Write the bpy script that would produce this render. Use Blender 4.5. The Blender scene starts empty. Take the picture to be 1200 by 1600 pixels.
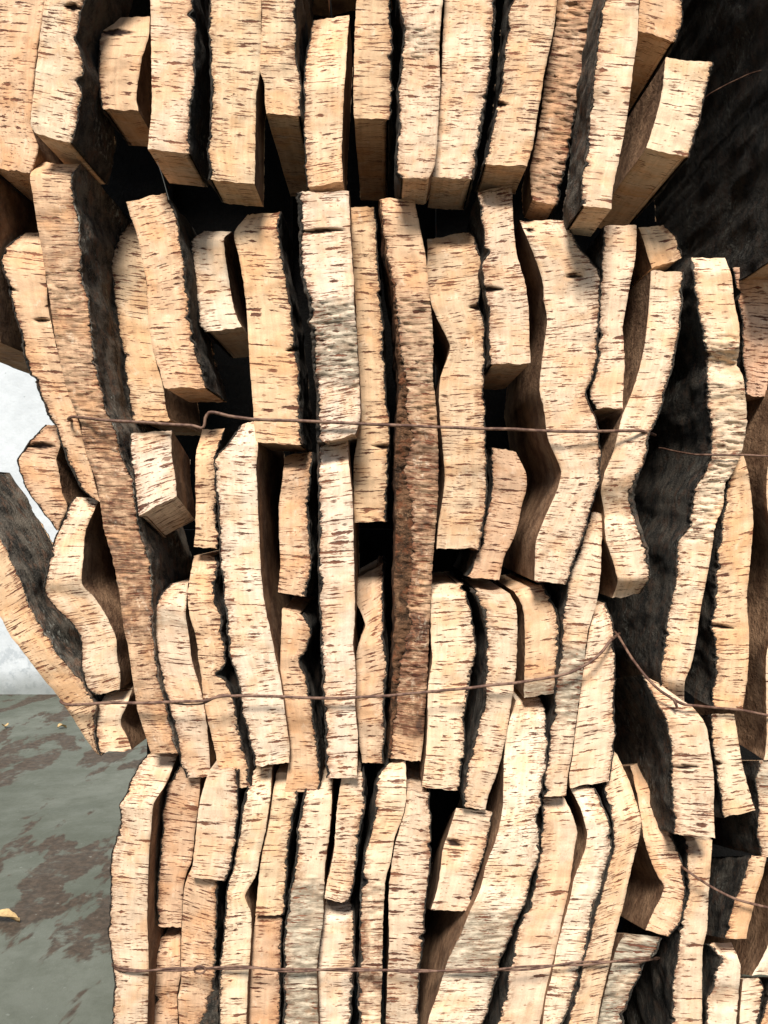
import bpy, math, random
from mathutils import Vector, noise

random.seed(7)
S = 0.00075          # metres per photo pixel at the front of the stack
F = 1300.0           # focal length in photo pixels
CX, CY = 600.0, 800.0
H = 0.75             # camera height
DCAM = F * S         # camera distance to the stack front

scene = bpy.context.scene
C = scene.collection

# ------------------------------------------------------------------ camera
cam_d = bpy.data.cameras.new('camera')
cam = bpy.data.objects.new('camera', cam_d)
C.objects.link(cam)
cam.location = (0, -DCAM, H)
cam.rotation_euler = (math.radians(90), 0, 0)
cam_d.sensor_width = 36
cam_d.lens = 36 * F / 1600.0
cam_d.clip_start = 0.02
cam_d.clip_end = 200
scene.camera = cam

# ------------------------------------------------------------------ light
SUN_EL, SUN_AZ = math.radians(47), math.radians(186)   # azimuth, 180 = straight behind the camera
world = bpy.data.worlds.new('World')
scene.world = world
world.use_nodes = True
wn = world.node_tree
wn.nodes.clear()
sky = wn.nodes.new('ShaderNodeTexSky')
sky.sky_type = 'NISHITA'
sky.sun_disc = False
sky.sun_elevation = SUN_EL
sky.sun_rotation = SUN_AZ
bg = wn.nodes.new('ShaderNodeBackground')
bg.inputs['Strength'].default_value = 0.06
wo = wn.nodes.new('ShaderNodeOutputWorld')
wn.links.new(sky.outputs[0], bg.inputs[0])
wn.links.new(bg.outputs[0], wo.inputs[0])
sun_d = bpy.data.lights.new('sun', 'SUN')
sun_d.energy = 3.9
sun_d.angle = math.radians(14)
sun_d.color = (1.0, 0.955, 0.89)
sun = bpy.data.objects.new('sun', sun_d)
C.objects.link(sun)
sd = Vector((math.sin(SUN_AZ) * math.cos(SUN_EL), math.cos(SUN_AZ) * math.cos(SUN_EL), math.sin(SUN_EL)))
sun.rotation_euler = sd.to_track_quat('Z', 'Y').to_euler()
sun.location = sd * 4
scene.view_settings.view_transform = 'Standard'
scene.view_settings.look = 'None'
scene.view_settings.exposure = 0.85
scene.view_settings.gamma = 1.0
scene.view_settings.use_curve_mapping = False
scene.cycles.max_bounces = 8
scene.cycles.diffuse_bounces = 3

# ------------------------------------------------------------------ node helpers
class NT:
    def __init__(self, name):
        self.m = bpy.data.materials.new(name)
        self.m.use_nodes = True
        self.t = self.m.node_tree
        self.t.nodes.clear()
        self.out = self.n('ShaderNodeOutputMaterial')
        self.b = self.n('ShaderNodeBsdfPrincipled')
        self.b.inputs['Specular IOR Level'].default_value = 0.25
        self.t.links.new(self.b.outputs[0], self.out.inputs[0])

    def n(self, k):
        return self.t.nodes.new(k)

    def put(self, sock, v):
        if isinstance(v, bpy.types.NodeSocket):
            self.t.links.new(v, sock)
        elif v is not None:
            sock.default_value = v

    def math(self, op, a, b=None, c=None, clamp=False):
        n = self.n('ShaderNodeMath')
        n.operation = op
        n.use_clamp = clamp
        self.put(n.inputs[0], a)
        self.put(n.inputs[1], b)
        self.put(n.inputs[2], c)
        return n.outputs[0]

    def step(self, v, lo, hi, a=0.0, b=1.0):
        n = self.n('ShaderNodeMapRange')
        n.interpolation_type = 'SMOOTHSTEP'
        self.put(n.inputs['Value'], v)
        self.put(n.inputs['From Min'], lo)
        self.put(n.inputs['From Max'], hi)
        n.inputs['To Min'].default_value = a
        n.inputs['To Max'].default_value = b
        return n.outputs[0]

    def mix(self, f, a, b, mode='MIX'):
        n = self.n('ShaderNodeMix')
        n.data_type = 'RGBA'
        n.blend_type = mode
        n.clamp_factor = True
        self.put(n.inputs[0], f)
        self.put(n.inputs[6], a)
        self.put(n.inputs[7], b)
        return n.outputs[2]

    def comb(self, x, y, z):
        n = self.n('ShaderNodeCombineXYZ')
        for i, v in enumerate((x, y, z)):
            self.put(n.inputs[i], v)
        return n.outputs[0]

    def noise(self, vec, scale=1.0, detail=2.0, rough=0.5, dist=0.0):
        n = self.n('ShaderNodeTexNoise')
        self.put(n.inputs['Vector'], vec)
        n.inputs['Scale'].default_value = scale
        n.inputs['Detail'].default_value = detail
        n.inputs['Roughness'].default_value = rough
        n.inputs['Distortion'].default_value = dist
        return n.outputs[0]

    def attr(self, name):
        n = self.n('ShaderNodeAttribute')
        n.attribute_name = name
        return n.outputs['Fac']

    def obj(self):
        return self.n('ShaderNodeTexCoord').outputs['Object']

    def bump(self, h, strength, dist, normal=None):
        n = self.n('ShaderNodeBump')
        self.put(n.inputs['Height'], h)
        n.inputs['Strength'].default_value = strength
        n.inputs['Distance'].default_value = dist
        if normal is not None:
            self.t.links.new(normal, n.inputs['Normal'])
        return n.outputs[0]


def rgb(r, g, b):
    return (r, g, b, 1.0)


# ------------------------------------------------------------------ materials
def cork_material():
    t = NT('cork_cut_face')
    uvn = t.n('ShaderNodeUVMap')
    uvn.uv_map = 'UVMap'
    sep = t.n('ShaderNodeSeparateXYZ')
    t.t.links.new(uvn.outputs[0], sep.inputs[0])
    U, V = sep.outputs[0], sep.outputs[1]            # photo-pixel units x 1/100
    info = t.n('ShaderNodeObjectInfo')
    rnd = t.math('MULTIPLY', info.outputs['Random'], 97.0)
    vary = t.math('ADD', 82.0, t.math('MULTIPLY', t.math('FRACT', t.math('MULTIPLY', rnd, 1.37)), 48.0))
    U = t.math('MULTIPLY', U, vary)
    V = t.math('MULTIPLY', V, vary)
    dens = info.outputs['Alpha']
    # gentle warp so the streaks tilt a little from place to place
    w = t.noise(t.comb(t.math('MULTIPLY', U, 0.008), t.math('MULTIPLY', V, 0.010), rnd), 1, 1)
    Vw = t.math('ADD', V, t.math('MULTIPLY', t.math('SUBTRACT', w, 0.5), 15.0))
    w2 = t.noise(t.comb(t.math('MULTIPLY', U, 0.16), t.math('MULTIPLY', V, 0.16), rnd), 1, 3, 0.65)
    Vs = t.math('ADD', Vw, t.math('MULTIPLY', t.math('SUBTRACT', w2, 0.5), 2.4))
    patch = t.noise(t.comb(t.math('MULTIPLY', U, 0.02), t.math('MULTIPLY', V, 0.016), t.math('ADD', rnd, 9.0)), 1, 2)
    amount = t.math('ADD', t.math('MULTIPLY', t.math('SUBTRACT', patch, 0.5), 2.4), dens)
    shift = t.math('MULTIPLY', t.math('SUBTRACT', amount, 0.5), -0.13)

    def dash_layer(sx, sy, prob, l0, l1, h0, h1, z):
        q = t.comb(t.math('ADD', t.math('DIVIDE', U, sx), t.math('MULTIPLY', rnd, z)), t.math('DIVIDE', Vs, sy), 0.0)
        vo = t.n('ShaderNodeTexVoronoi')
        vo.voronoi_dimensions = '2D'
        vo.inputs['Scale'].default_value = 1.0
        t.t.links.new(q, vo.inputs['Vector'])
        vs = t.n('ShaderNodeVectorMath')
        vs.operation = 'SUBTRACT'
        t.t.links.new(q, vs.inputs[0])
        t.t.links.new(vo.outputs['Position'], vs.inputs[1])
        sp = t.n('ShaderNodeSeparateXYZ')
        t.t.links.new(vs.outputs[0], sp.inputs[0])
        cs = t.n('ShaderNodeSeparateColor')
        t.t.links.new(vo.outputs['Color'], cs.inputs[0])
        dx = t.math('MULTIPLY', t.math('ABSOLUTE', sp.outputs[0]), sx)
        dy = t.math('MULTIPLY', t.math('ABSOLUTE', sp.outputs[1]), sy)
        ln_ = t.math('ADD', l0, t.math('MULTIPLY', t.math('POWER', cs.outputs[1], 1.6), l1 - l0))
        th = t.math('ADD', h0, t.math('MULTIPLY', t.math('POWER', cs.outputs[2], 2.2), h1 - h0))
        # lens shape, ragged by fine noise
        e = t.math('ADD', t.math('DIVIDE', dx, ln_), t.math('DIVIDE', dy, th))
        e = t.math('ADD', e, t.math('MULTIPLY', t.math('SUBTRACT', frag, 0.5), 1.9))
        keep = t.step(cs.outputs[0], t.math('MULTIPLY', amount, prob), t.math('ADD', t.math('MULTIPLY', amount, prob), 0.08), 1.0, 0.0)
        return t.math('MULTIPLY', t.step(e, 1.25, 0.75), keep)

    frag = t.noise(t.comb(t.math('MULTIPLY', U, 0.22), t.math('MULTIPLY', V, 0.6), rnd), 1, 2, 0.6)
    d1 = dash_layer(40.0, 7.5, 0.66, 6.0, 32.0, 0.8, 2.7, 1.3)
    d2 = dash_layer(22.0, 4.6, 0.62, 4.0, 17.0, 0.6, 1.25, 2.7)
    d4 = dash_layer(9.0, 6.5, 0.45, 1.5, 4.5, 0.8, 1.7, 3.9)
    n3 = t.noise(t.comb(t.math('MULTIPLY', U, 0.03), t.math('MULTIPLY', Vs, 0.12), t.math('ADD', rnd, 57.0)), 1, 3, 0.6)
    a3 = t.math('ADD', shift, 0.70)
    d3 = t.step(n3, a3, t.math('ADD', a3, 0.04))
    crack = t.attr('crack')
    # long fine pale/brown lines right across (growth seams)
    # dark stain amount
    stain = t.attr('stain')
    weather = t.attr('weather')
    edge = t.attr('edge')
    # base
    tint = info.outputs['Color']
    lines = t.noise(t.comb(t.math('MULTIPLY', U, 0.16), t.math('MULTIPLY', V, 0.008), rnd), 1, 3, 0.6)
    blot = t.noise(t.comb(t.math('MULTIPLY', U, 0.018), t.math('MULTIPLY', V, 0.018), rnd), 1, 3, 0.55)
    grain = t.noise(t.comb(t.math('MULTIPLY', U, 0.5), t.math('MULTIPLY', V, 0.5), rnd), 1, 3, 0.7)
    wav = t.noise(t.comb(t.math('MULTIPLY', U, 0.02), t.math('MULTIPLY', Vw, 0.22), rnd), 1, 3, 0.6)
    val = t.math('ADD', t.step(lines, 0.3, 0.7, -0.11, 0.07), t.step(grain, 0.3, 0.7, -0.07, 0.07))
    val = t.math('ADD', val, t.step(wav, 0.3, 0.7, 0.03, -0.06))
    val = t.math('ADD', val, 1.0)
    base = t.mix(1.0, tint, t.comb(val, val, val), 'MULTIPLY')
    base = t.mix(t.step(blot, 0.42, 0.68, 0.0, 0.75), base, t.mix(1.0, base, rgb(0.95, 0.77, 0.60), 'MULTIPLY'))
    # weathered grey
    wn_ = t.noise(t.comb(t.math('MULTIPLY', U, 0.03), t.math('MULTIPLY', Vs, 0.10), rnd), 1, 6, 0.72)
    grey = t.mix(t.step(wn_, 0.38, 0.64), rgb(0.13, 0.098, 0.066), rgb(0.47, 0.405, 0.30))
    wf = t.math('MULTIPLY', weather, t.step(blot, 0.30, 0.50, 0.55, 1.0))
    base = t.mix(wf, base, grey)
    # stain: red brown rubbed tone
    sblot = t.noise(t.comb(t.math('MULTIPLY', U, 0.035), t.math('MULTIPLY', Vs, 0.045), t.math('ADD', rnd, 4.0)), 1, 5, 0.7)
    sf = t.math('MULTIPLY', stain, t.step(sblot, 0.36, 0.58, 0.30, 1.15))
    sf = t.math('MULTIPLY', sf, t.step(wav, 0.33, 0.62, 0.72, 1.0), None, True)
    base = t.mix(sf, base, t.mix(t.step(sblot, 0.5, 0.65), rgb(0.20, 0.098, 0.052), rgb(0.085, 0.045, 0.028)))
    sc1 = t.noise(t.comb(t.math('MULTIPLY', U, 0.045), t.math('MULTIPLY', V, 0.03), t.math('ADD', rnd, 21.0)), 1, 5, 0.7)
    base = t.mix(t.step(sc1, 0.57, 0.70, 0.0, 0.45), base, rgb(0.74, 0.60, 0.44))
    base = t.mix(t.step(sc1, 0.41, 0.30, 0.0, 0.50), base, rgb(0.36, 0.215, 0.125))
    # browning and black teeth near the bark
    en = t.noise(t.comb(t.math('MULTIPLY', U, 0.09), t.math('MULTIPLY', Vs, 0.33), t.math('ADD', rnd, 3.0)), 1, 3, 0.7)
    en2 = t.noise(t.comb(t.math('MULTIPLY', U, 0.13), t.math('MULTIPLY', Vs, 0.17), t.math('ADD', rnd, 13.0)), 1, 4, 0.75)
    ef = t.math('MULTIPLY', t.step(edge, 16.0, 1.0), t.step(en, 0.44, 0.60))
    base = t.mix(t.math('MULTIPLY', ef, 0.80), base, rgb(0.17, 0.065, 0.032))
    # streaks
    col1 = t.mix(t.step(blot, 0.4, 0.6), rgb(0.085, 0.026, 0.014), rgb(0.17, 0.058, 0.028))
    base = t.mix(t.math('MULTIPLY', d2, 0.80), base, rgb(0.20, 0.072, 0.035))
    base = t.mix(t.math('MULTIPLY', d4, 0.65), base, rgb(0.22, 0.09, 0.045))
    base = t.mix(t.math('MULTIPLY', d1, 0.95), base, col1)
    base = t.mix(t.math('MULTIPLY', d3, 0.70), base, rgb(0.17, 0.066, 0.034))
    tooth = t.step(t.math('SUBTRACT', en2, t.math('MULTIPLY', edge, t.step(patch, 0.35, 0.65, 0.028, 0.085))), 0.47, 0.51)
    base = t.mix(tooth, base, rgb(0.030, 0.021, 0.016))
    base = t.mix(crack, base, rgb(0.035, 0.018, 0.012))
    t.put(t.b.inputs['Base Color'], base)
    t.b.inputs['Roughness'].default_value = 0.85
    hgt = t.math('SUBTRACT', t.math('MULTIPLY', grain, 0.30), t.math('MULTIPLY', d1, 1.0))
    hgt = t.math('SUBTRACT', hgt, t.math('MULTIPLY', d3, 1.2))
    hgt = t.math('SUBTRACT', hgt, t.math('MULTIPLY', d2, 0.5))
    hgt = t.math('SUBTRACT', hgt, t.math('MULTIPLY', tooth, 1.2))
    hgt = t.math('ADD', hgt, t.math('MULTIPLY', wav, t.math('ADD', 0.05, t.math('MULTIPLY', t.math('ADD', t.math('MULTIPLY', stain, 1.8), t.math('MULTIPLY', weather, 0.9)), 1.0))))
    t.put(t.b.inputs['Normal'], t.bump(hgt, 0.9, 0.0016))
    return t.m


def bark_material():
    t = NT('outer_bark')
    o = t.obj()
    a = t.noise(o, 38, 6, 0.7)
    b = t.noise(o, 150, 5, 0.7)
    c = t.noise(o, 12, 4, 0.6)
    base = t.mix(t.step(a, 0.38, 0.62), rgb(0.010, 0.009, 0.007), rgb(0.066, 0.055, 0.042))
    base = t.mix(t.math('MULTIPLY', t.step(c, 0.5, 0.68), t.step(b, 0.52, 0.62)), base, rgb(0.17, 0.17, 0.145))
    f_ = t.noise(o, 420, 4, 0.7)
    base = t.mix(t.step(f_, 0.52, 0.66, 0.0, 0.6), base, rgb(0.10, 0.085, 0.068))
    g_ = t.noise(o, 60, 5, 0.7)
    base = t.mix(t.step(g_, 0.50, 0.62, 0.0, 0.65), base, rgb(0.075, 0.042, 0.026))
    info = t.n('ShaderNodeObjectInfo')
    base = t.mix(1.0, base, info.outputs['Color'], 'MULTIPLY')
    t.put(t.b.inputs['Base Color'], base)
    t.b.inputs['Roughness'].default_value = 0.95
    h = t.math('ADD', t.math('MULTIPLY', a, 1.0), t.math('ADD', t.math('MULTIPLY', b, 0.7), t.math('MULTIPLY', f_, 0.25)))
    t.put(t.b.inputs['Normal'], t.bump(h, 1.0, 0.008))
    return t.m


def belly_material():
    t = NT('inner_skin')
    o = t.obj()
    a = t.noise(o, 30, 5, 0.65)
    b = t.noise(o, 140, 4, 0.7)
    base = t.mix(t.step(a, 0.35, 0.65), rgb(0.13, 0.066, 0.034), rgb(0.28, 0.165, 0.092))
    base = t.mix(t.step(b, 0.56, 0.68, 0.0, 0.7), base, rgb(0.10, 0.05, 0.028))
    t.put(t.b.inputs['Base Color'], base)
    t.b.inputs['Roughness'].default_value = 0.85
    t.put(t.b.inputs['Normal'], t.bump(t.math('ADD', a, t.math('MULTIPLY', b, 0.8)), 0.9, 0.004))
    return t.m


def wire_material():
    t = NT('rusty_wire')
    o = t.obj()
    a = t.noise(o, 120, 4, 0.6)
    base = t.mix(t.step(a, 0.4, 0.62), rgb(0.075, 0.036, 0.024), rgb(0.175, 0.100, 0.066))
    t.put(t.b.inputs['Base Color'], base)
    t.b.inputs['Roughness'].default_value = 0.62
    t.b.inputs['Metallic'].default_value = 0.0
    t.put(t.b.inputs['Normal'], t.bump(a, 0.5, 0.0006))
    return t.m


def wall_material():
    t = NT('white_plaster')
    o = t.obj()
    a = t.noise(o, 3.2, 5, 0.6)
    b = t.noise(o, 22, 6, 0.7)
    c = t.noise(o, 7.0, 4, 0.6)
    sep = t.n('ShaderNodeSeparateXYZ')
    t.t.links.new(o, sep.inputs[0])
    z = sep.outputs[2]
    base = t.mix(t.step(t.math('ADD', t.math('MULTIPLY', a, 0.6), t.math('MULTIPLY', b, 0.4)), 0.38, 0.62), rgb(0.52, 0.545, 0.555), rgb(0.45, 0.475, 0.485))
    # worn plaster towards the skirting, grime line at the bottom
    wear = t.math('MULTIPLY', t.step(t.math('ADD', z, t.math('MULTIPLY', c, 0.5)), 0.72, 0.30), t.step(b, 0.5, 0.60))
    base = t.mix(t.math('MULTIPLY', wear, 0.6), base, rgb(0.28, 0.31, 0.33))
    grime = t.step(t.math('ADD', z, t.math('MULTIPLY', t.math('SUBTRACT', c, 0.5), 0.10)), 0.13, 0.01)
    base = t.mix(t.math('MULTIPLY', grime, 0.75), base, rgb(0.14, 0.15, 0.135))
    speck = t.step(t.noise(o, 26, 1, 0.4), 0.80, 0.83)
    base = t.mix(speck, base, rgb(0.08, 0.09, 0.09))
    t.put(t.b.inputs['Base Color'], base)
    t.b.inputs['Roughness'].default_value = 0.85
    t.put(t.b.inputs['Normal'], t.bump(b, 0.5, 0.006))
    return t.m


def floor_material():
    t = NT('stained_concrete')
    o = t.obj()
    a = t.noise(o, 2.4, 5, 0.62, 0.6)
    b = t.noise(o, 11, 7, 0.68)
    c = t.noise(o, 70, 5, 0.7)
    m = t.n('ShaderNodeMapping')
    m.inputs['Rotation'].default_value = (0, 0, math.radians(-38))
    m.inputs['Scale'].default_value = (1.0, 0.45, 1.0)
    t.t.links.new(o, m.inputs['Vector'])
    d = t.noise(m.outputs[0], 5.2, 6, 0.62, 0.25)
    base = t.mix(t.step(a, 0.35, 0.65), rgb(0.074, 0.081, 0.060), rgb(0.122, 0.130, 0.104))
    base = t.mix(t.step(b, 0.42, 0.66, 0, 0.5), base, rgb(0.068, 0.074, 0.055))
    st = t.math('MULTIPLY', t.step(d, 0.515, 0.545), t.step(b, 0.34, 0.44))
    base = t.mix(t.math('MULTIPLY', st, 0.88), base, t.mix(t.step(c, 0.4, 0.6), rgb(0.034, 0.021, 0.013), rgb(0.070, 0.045, 0.029)))
    base = t.mix(t.step(c, 0.64, 0.68, 0, 0.5), base, rgb(0.22, 0.23, 0.20))
    t.put(t.b.inputs['Base Color'], base)
    t.put(t.b.inputs['Roughness'], t.step(b, 0.3, 0.7, 0.50, 0.75))
    t.put(t.b.inputs['Normal'], t.bump(t.math('ADD', b, t.math('MULTIPLY', c, 0.5)), 0.6, 0.004))
    return t.m


def plain(name, col, rough=0.8):
    t = NT(name)
    o = t.obj()
    a = t.noise(o, 160, 4, 0.6)
    t.put(t.b.inputs['Base Color'], t.mix(t.step(a, 0.35, 0.65), rgb(*[c * 0.7 for c in col]), rgb(*col)))
    t.b.inputs['Roughness'].default_value = rough
    return t.m


M_CORK, M_BARK, M_BELLY = cork_material(), bark_material(), belly_material()
M_WIRE, M_WALL, M_FLOOR = wire_material(), wall_material(), floor_material()
M_LEAF = plain('dry_leaf', (0.52, 0.36, 0.17))
M_SILK = plain('silk', (0.6, 0.58, 0.52))


# ------------------------------------------------------------------ geometry helpers
def W(x, y, d):
    """A photo pixel x, y at depth d (pixels behind the stack front) -> world point."""
    k = (F + d) / F
    return Vector(((x - CX) * k * S, d * S, H - (y - CY) * k * S))


def catmull(pts, n):
    """Resample a polyline through Catmull-Rom to n+1 points evenly spaced by length."""
    P = [Vector(p) for p in pts]
    P = [P[0] * 2 - P[1]] + P + [P[-1] * 2 - P[-2]]
    dense = []
    for i in range(1, len(P) - 2):
        p0, p1, p2, p3 = P[i - 1:i + 3]
        m = max(2, int((p2 - p1).length / 4))
        for k in range(m):
            t = k / m
            # tension keeps the hand-cut corners
            m1, m2 = (p2 - p0) * 0.36, (p3 - p1) * 0.36
            h1 = 2 * t ** 3 - 3 * t ** 2 + 1
            h2 = -2 * t ** 3 + 3 * t ** 2
            h3 = t ** 3 - 2 * t ** 2 + t
            h4 = t ** 3 - t ** 2
            dense.append(p1 * h1 + p2 * h2 + m1 * h3 + m2 * h4)
    dense.append(P[-2].copy())
    acc = [0.0]
    for a, b in zip(dense, dense[1:]):
        acc.append(acc[-1] + (b - a).length)
    out, j = [], 0
    for i in range(n + 1):
        s = acc[-1] * i / n
        while j < len(acc) - 2 and acc[j + 1] < s:
            j += 1
        f = (s - acc[j]) / max(1e-9, acc[j + 1] - acc[j])
        out.append(dense[j].lerp(dense[j + 1], min(1, max(0, f))))
    return out, acc[-1]


def interp(tab, y):
    if not isinstance(tab, (list, tuple)):
        return float(tab)
    if y <= tab[0][0]:
        return tab[0][1]
    for (a, va), (b, vb) in zip(tab, tab[1:]):
        if y <= b:
            f = (y - a) / (b - a)
            f = f * f * (3 - 2 * f)
            return va + (vb - va) * f
    return tab[-1][1]


def ramp(ranges, y, x, sd):
    v = 0.0
    for y0, y1, amt in ranges:
        j = 14 * noise.noise(Vector((x * 0.03, y * 0.01, sd)))
        f = min(1, max(0, (y + j - y0 + 12) / 24)) * min(1, max(0, (y1 - y - j + 12) / 24))
        v = max(v, amt * f)
    return v


class Mesh:
    def __init__(self):
        self.v, self.f, self.uv, self.mi, self.att, self.sm = [], [], [], [], [], []

    def grid(self, rows, uvs, mi, att=None, flip=False, smooth=True):
        n, m = len(rows), len(rows[0])
        b = len(self.v)
        for i in range(n):
            for j in range(m):
                self.v.append(rows[i][j])
                self.att.append(att[i][j] if att else (0, 0, 99, 0))
        for i in range(n - 1):
            for j in range(m - 1):
                q = [(i, j), (i + 1, j), (i + 1, j + 1), (i, j + 1)]
                if flip:
                    q.reverse()
                self.f.append([b + a * m + c for a, c in q])
                self.uv.append([uvs[a][c] for a, c in q])
                self.mi.append(mi)
                self.sm.append(smooth)

    def build(self, name, mats, parent=None, loc=None, color=None):
        off = loc or Vector((0, 0, 0))
        me = bpy.data.meshes.new(name)
        me.from_pydata([v - off for v in self.v], [], self.f)
        for m in mats:
            me.materials.append(m)
        me.polygons.foreach_set('material_index', self.mi)
        me.polygons.foreach_set('use_smooth', self.sm)
        ul = me.uv_layers.new(name='UVMap')
        flat = [c / 100.0 for face in self.uv for p in face for c in p]
        ul.data.foreach_set('uv', flat)
        for k, an in enumerate(('weather', 'stain', 'edge', 'crack')):
            a = me.attributes.new(an, 'FLOAT', 'POINT')
            a.data.foreach_set('value', [t[k] for t in self.att])
        me.update()
        o = bpy.data.objects.new(name, me)
        C.objects.link(o)
        if parent is not None:
            o.parent = parent
        elif loc is not None:
            o.location = loc
        if color:
            o.color = color
        return o


TINT = {
    't': (0.62, 0.435, 0.275), 'p': (0.67, 0.495, 0.335), 'o': (0.615, 0.405, 0.245),
    'r': (0.56, 0.355, 0.225), 'w': (0.70, 0.545, 0.395), 'd': (0.44, 0.27, 0.145),
}
count = [0]
G1 = 'planks of the top bale'
STEP = 2.5


def plank(label, L, R, bark='R', dep=0, tint='t', dens=0.5, ln=270, ex=0.0, ez=0.0, bw=2.4,
          weather=(), stain=(), rough=(), group='', name='cork_plank', cat='cork plank', barkcol=1.0, lr=0.0, cracks=()):
    count[0] += 1
    if group == G1:
        dep = [(y, d - 42) for y, d in dep] if isinstance(dep, list) else dep - 42
    sd = count[0] * 7.31
    L, R = list(L), list(R)
    for E in (L, R):                      # planks of the lowest bale run on down to the floor
        if E[-1][1] >= 1590:
            (x0, y0), (x1, y1) = E[-2], E[-1]
            s = max(-0.35, min(0.35, (x1 - x0) / max(1, y1 - y0)))
            E.append((x1 + s * 60, y1 + 90))
            E.append((x1 + s * 80, 1797))
        if E[0][1] <= 0:                  # and those of the top bale on up
            (x0, y0), (x1, y1) = E[0], E[1]
            s = max(-0.2, min(0.2, (x0 - x1) / max(1, y1 - y0)))
            E.insert(0, (x0 + s * 150, y0 - 150))
            E.insert(0, (x0 + s * 260, -330 if y0 > -200 else y0 - 300))
    _, lenL = catmull(L, 4)
    _, lenR = catmull(R, 4)
    n = max(8, int(max(lenL, lenR) / STEP))
    PL, _ = catmull(L, n)
    PR, _ = catmull(R, n)
    length = (lenL + lenR) / 2
    wid = sum((a - b).length for a, b in zip(PL, PR)) / (n + 1)
    rgh = lambda y: max([0] + [a for y0, y1, a in rough if y0 < y < y1])

    def jag(i, side):
        y = (PL if side == 0 else PR)[i].y
        k = i * STEP
        outer = (bark == 'L') == (side == 0)
        if outer:
            md = max(0.15, 0.55 + 1.6 * noise.noise(Vector((k * 0.02, sd, 17))))
            a = 3.2 * noise.noise(Vector((k * 0.05, sd, 0))) + md * (2.0 * noise.noise(Vector((k * 0.15, sd, 5))) + 1.7 * noise.noise(Vector((k * 0.41, sd, 7))))
            bite = noise.noise(Vector((k * 0.055, sd, 11)))
            a -= max(0, bite - 0.42) * 22
        else:
            a = 0.9 * noise.noise(Vector((k * 0.1, sd, 20))) + 0.5 * noise.noise(Vector((k * 0.4, sd, 25)))
        a += rgh(y) * 0.5 * noise.noise(Vector((k * 0.2, sd, 31)))
        return a

    rowsL, rowsR, inner = [], [], []
    for i in range(n + 1):
        across = (PR[i] - PL[i])
        wl = max(1e-6, across.length)
        u = across / wl
        a = PL[i] - u * jag(i, 0)
        b = PR[i] + u * jag(i, 1)
        rowsL.append(a)
        rowsR.append(b)
        w_ = interp(bw, PL[i].y)
        w_ = w_ * (0.72 + 0.35 * noise.noise(Vector((i * 0.05, sd, 48)))) + min(w_, 6) * (0.55 * noise.noise(Vector((i * 0.29, sd, 40))) + 0.7 * noise.noise(Vector((i * 0.83, sd, 44))))
        w_ = max(0.8, min(w_, wl * 0.5))
        inner.append((a + u * w_) if bark == 'L' else (b - u * w_))

    def crk(p):
        v = 0.0
        for x0, y0, x1, y1, h in cracks:
            a = Vector((x0, y0)); b = Vector((x1, y1)); ab = b - a
            t_ = (p - a).dot(ab) / ab.length_squared
            if -0.05 < t_ < 1.05:
                dd = (p - (a + ab * t_)).length
                hh = h * (1.15 - abs(2 * t_ - 1)) * (1 + 0.5 * noise.noise(Vector((p.x * 0.2, p.y * 0.2, 3))))
                v = max(v, min(1, max(0, (hh + 1.2 - dd) / 1.8)))
        return v

    def chip(p, i):
        di = min(i, n - i)
        if di >= 5:
            return p
        w_ = (1 - di / 5.0) * (1 if i > n / 2 else -1)
        m = 2.6 * noise.noise(Vector((p.x * 0.06, sd, i > n / 2))) + 1.6 * noise.noise(Vector((p.x * 0.25, sd, i > n / 2))) - 0.5
        return Vector((p.x, p.y + m * w_))

    def dpt(p, i, t_edge):
        d = interp(dep, p.y)
        d += 5.0 * noise.noise(Vector((p.x * 0.02, p.y * 0.012, sd)))
        d += 2.2 * noise.noise(Vector((p.x * 0.05, p.y * 0.055, sd + 3)))
        d += 0.5 * noise.noise(Vector((p.x * 0.08, p.y * 0.22, sd + 6)))
        d += crk(p) * 9
        r = rgh(p.y)
        if r:
            d += r * 1.5 * noise.noise(Vector((p.x * 0.06, p.y * 0.22, sd + 8)))
            d += r * 0.9 * noise.noise(Vector((p.x * 0.2, p.y * 0.4, sd + 9)))
        d += lr * ((p.x - PL[i].x) / max(20, wid) - 0.5)
        e = min(t_edge, 3.0) / 3.0
        d += 2.2 * (1 - e) ** 2
        return d

    base_p = W((PL[-1].x + PR[-1].x) / 2, max(PL[-1].y, PR[-1].y), interp(dep, PR[-1].y))
    root = bpy.data.objects.new(name, None)
    root.empty_display_size = 0.02
    C.objects.link(root)
    root.location = base_p
    root['label'] = label
    root['category'] = cat
    if group:
        root['group'] = group
    dirv = Vector((ex, 1.0, ez))
    K = [0, 0.01, 0.025, 0.045, 0.07, 0.1, 0.135, 0.17, 0.21, 0.26, 0.31, 0.37, 0.43, 0.5, 0.58, 0.66, 0.77, 0.88, 1.0]
    lnS = ln * S

    def wall_pt(p, kf, outer, i, ps=None):
        if ps is not None:
            p = p.lerp(ps, min(1, kf * lnS / 0.012))
        q = p + dirv * (kf * lnS)
        if kf > 0:
            if outer:
                a = 6.0 * noise.noise(Vector((p.z * 30, q.y * 26, sd))) + 2.5 * noise.noise(Vector((p.z * 75, q.y * 60, sd)))
            else:
                a = 2.5 * noise.noise(Vector((p.z * 12, q.y * 12, sd)))
            if outer is None:        # the core under its bark: keep clear of the crust
                a = (10 + a) * (1 if bark == 'L' else -1)
                q.x += a * S * min(1, kf * lnS / 0.008)
            else:
                q.x += a * S * min(1, kf * 12) * (1 if outer else 0.7)
        return q

    def smoothed(rows, side):
        c = [r_[side] for r_ in rows]
        out = []
        for i in range(len(c)):
            lo, hi = max(0, i - 7), min(len(c), i + 8)
            m = min(i - lo, hi - 1 - i)
            seg = c[i - m:i + m + 1]
            out.append(sum(seg, Vector()) / len(seg))
        return out

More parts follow.
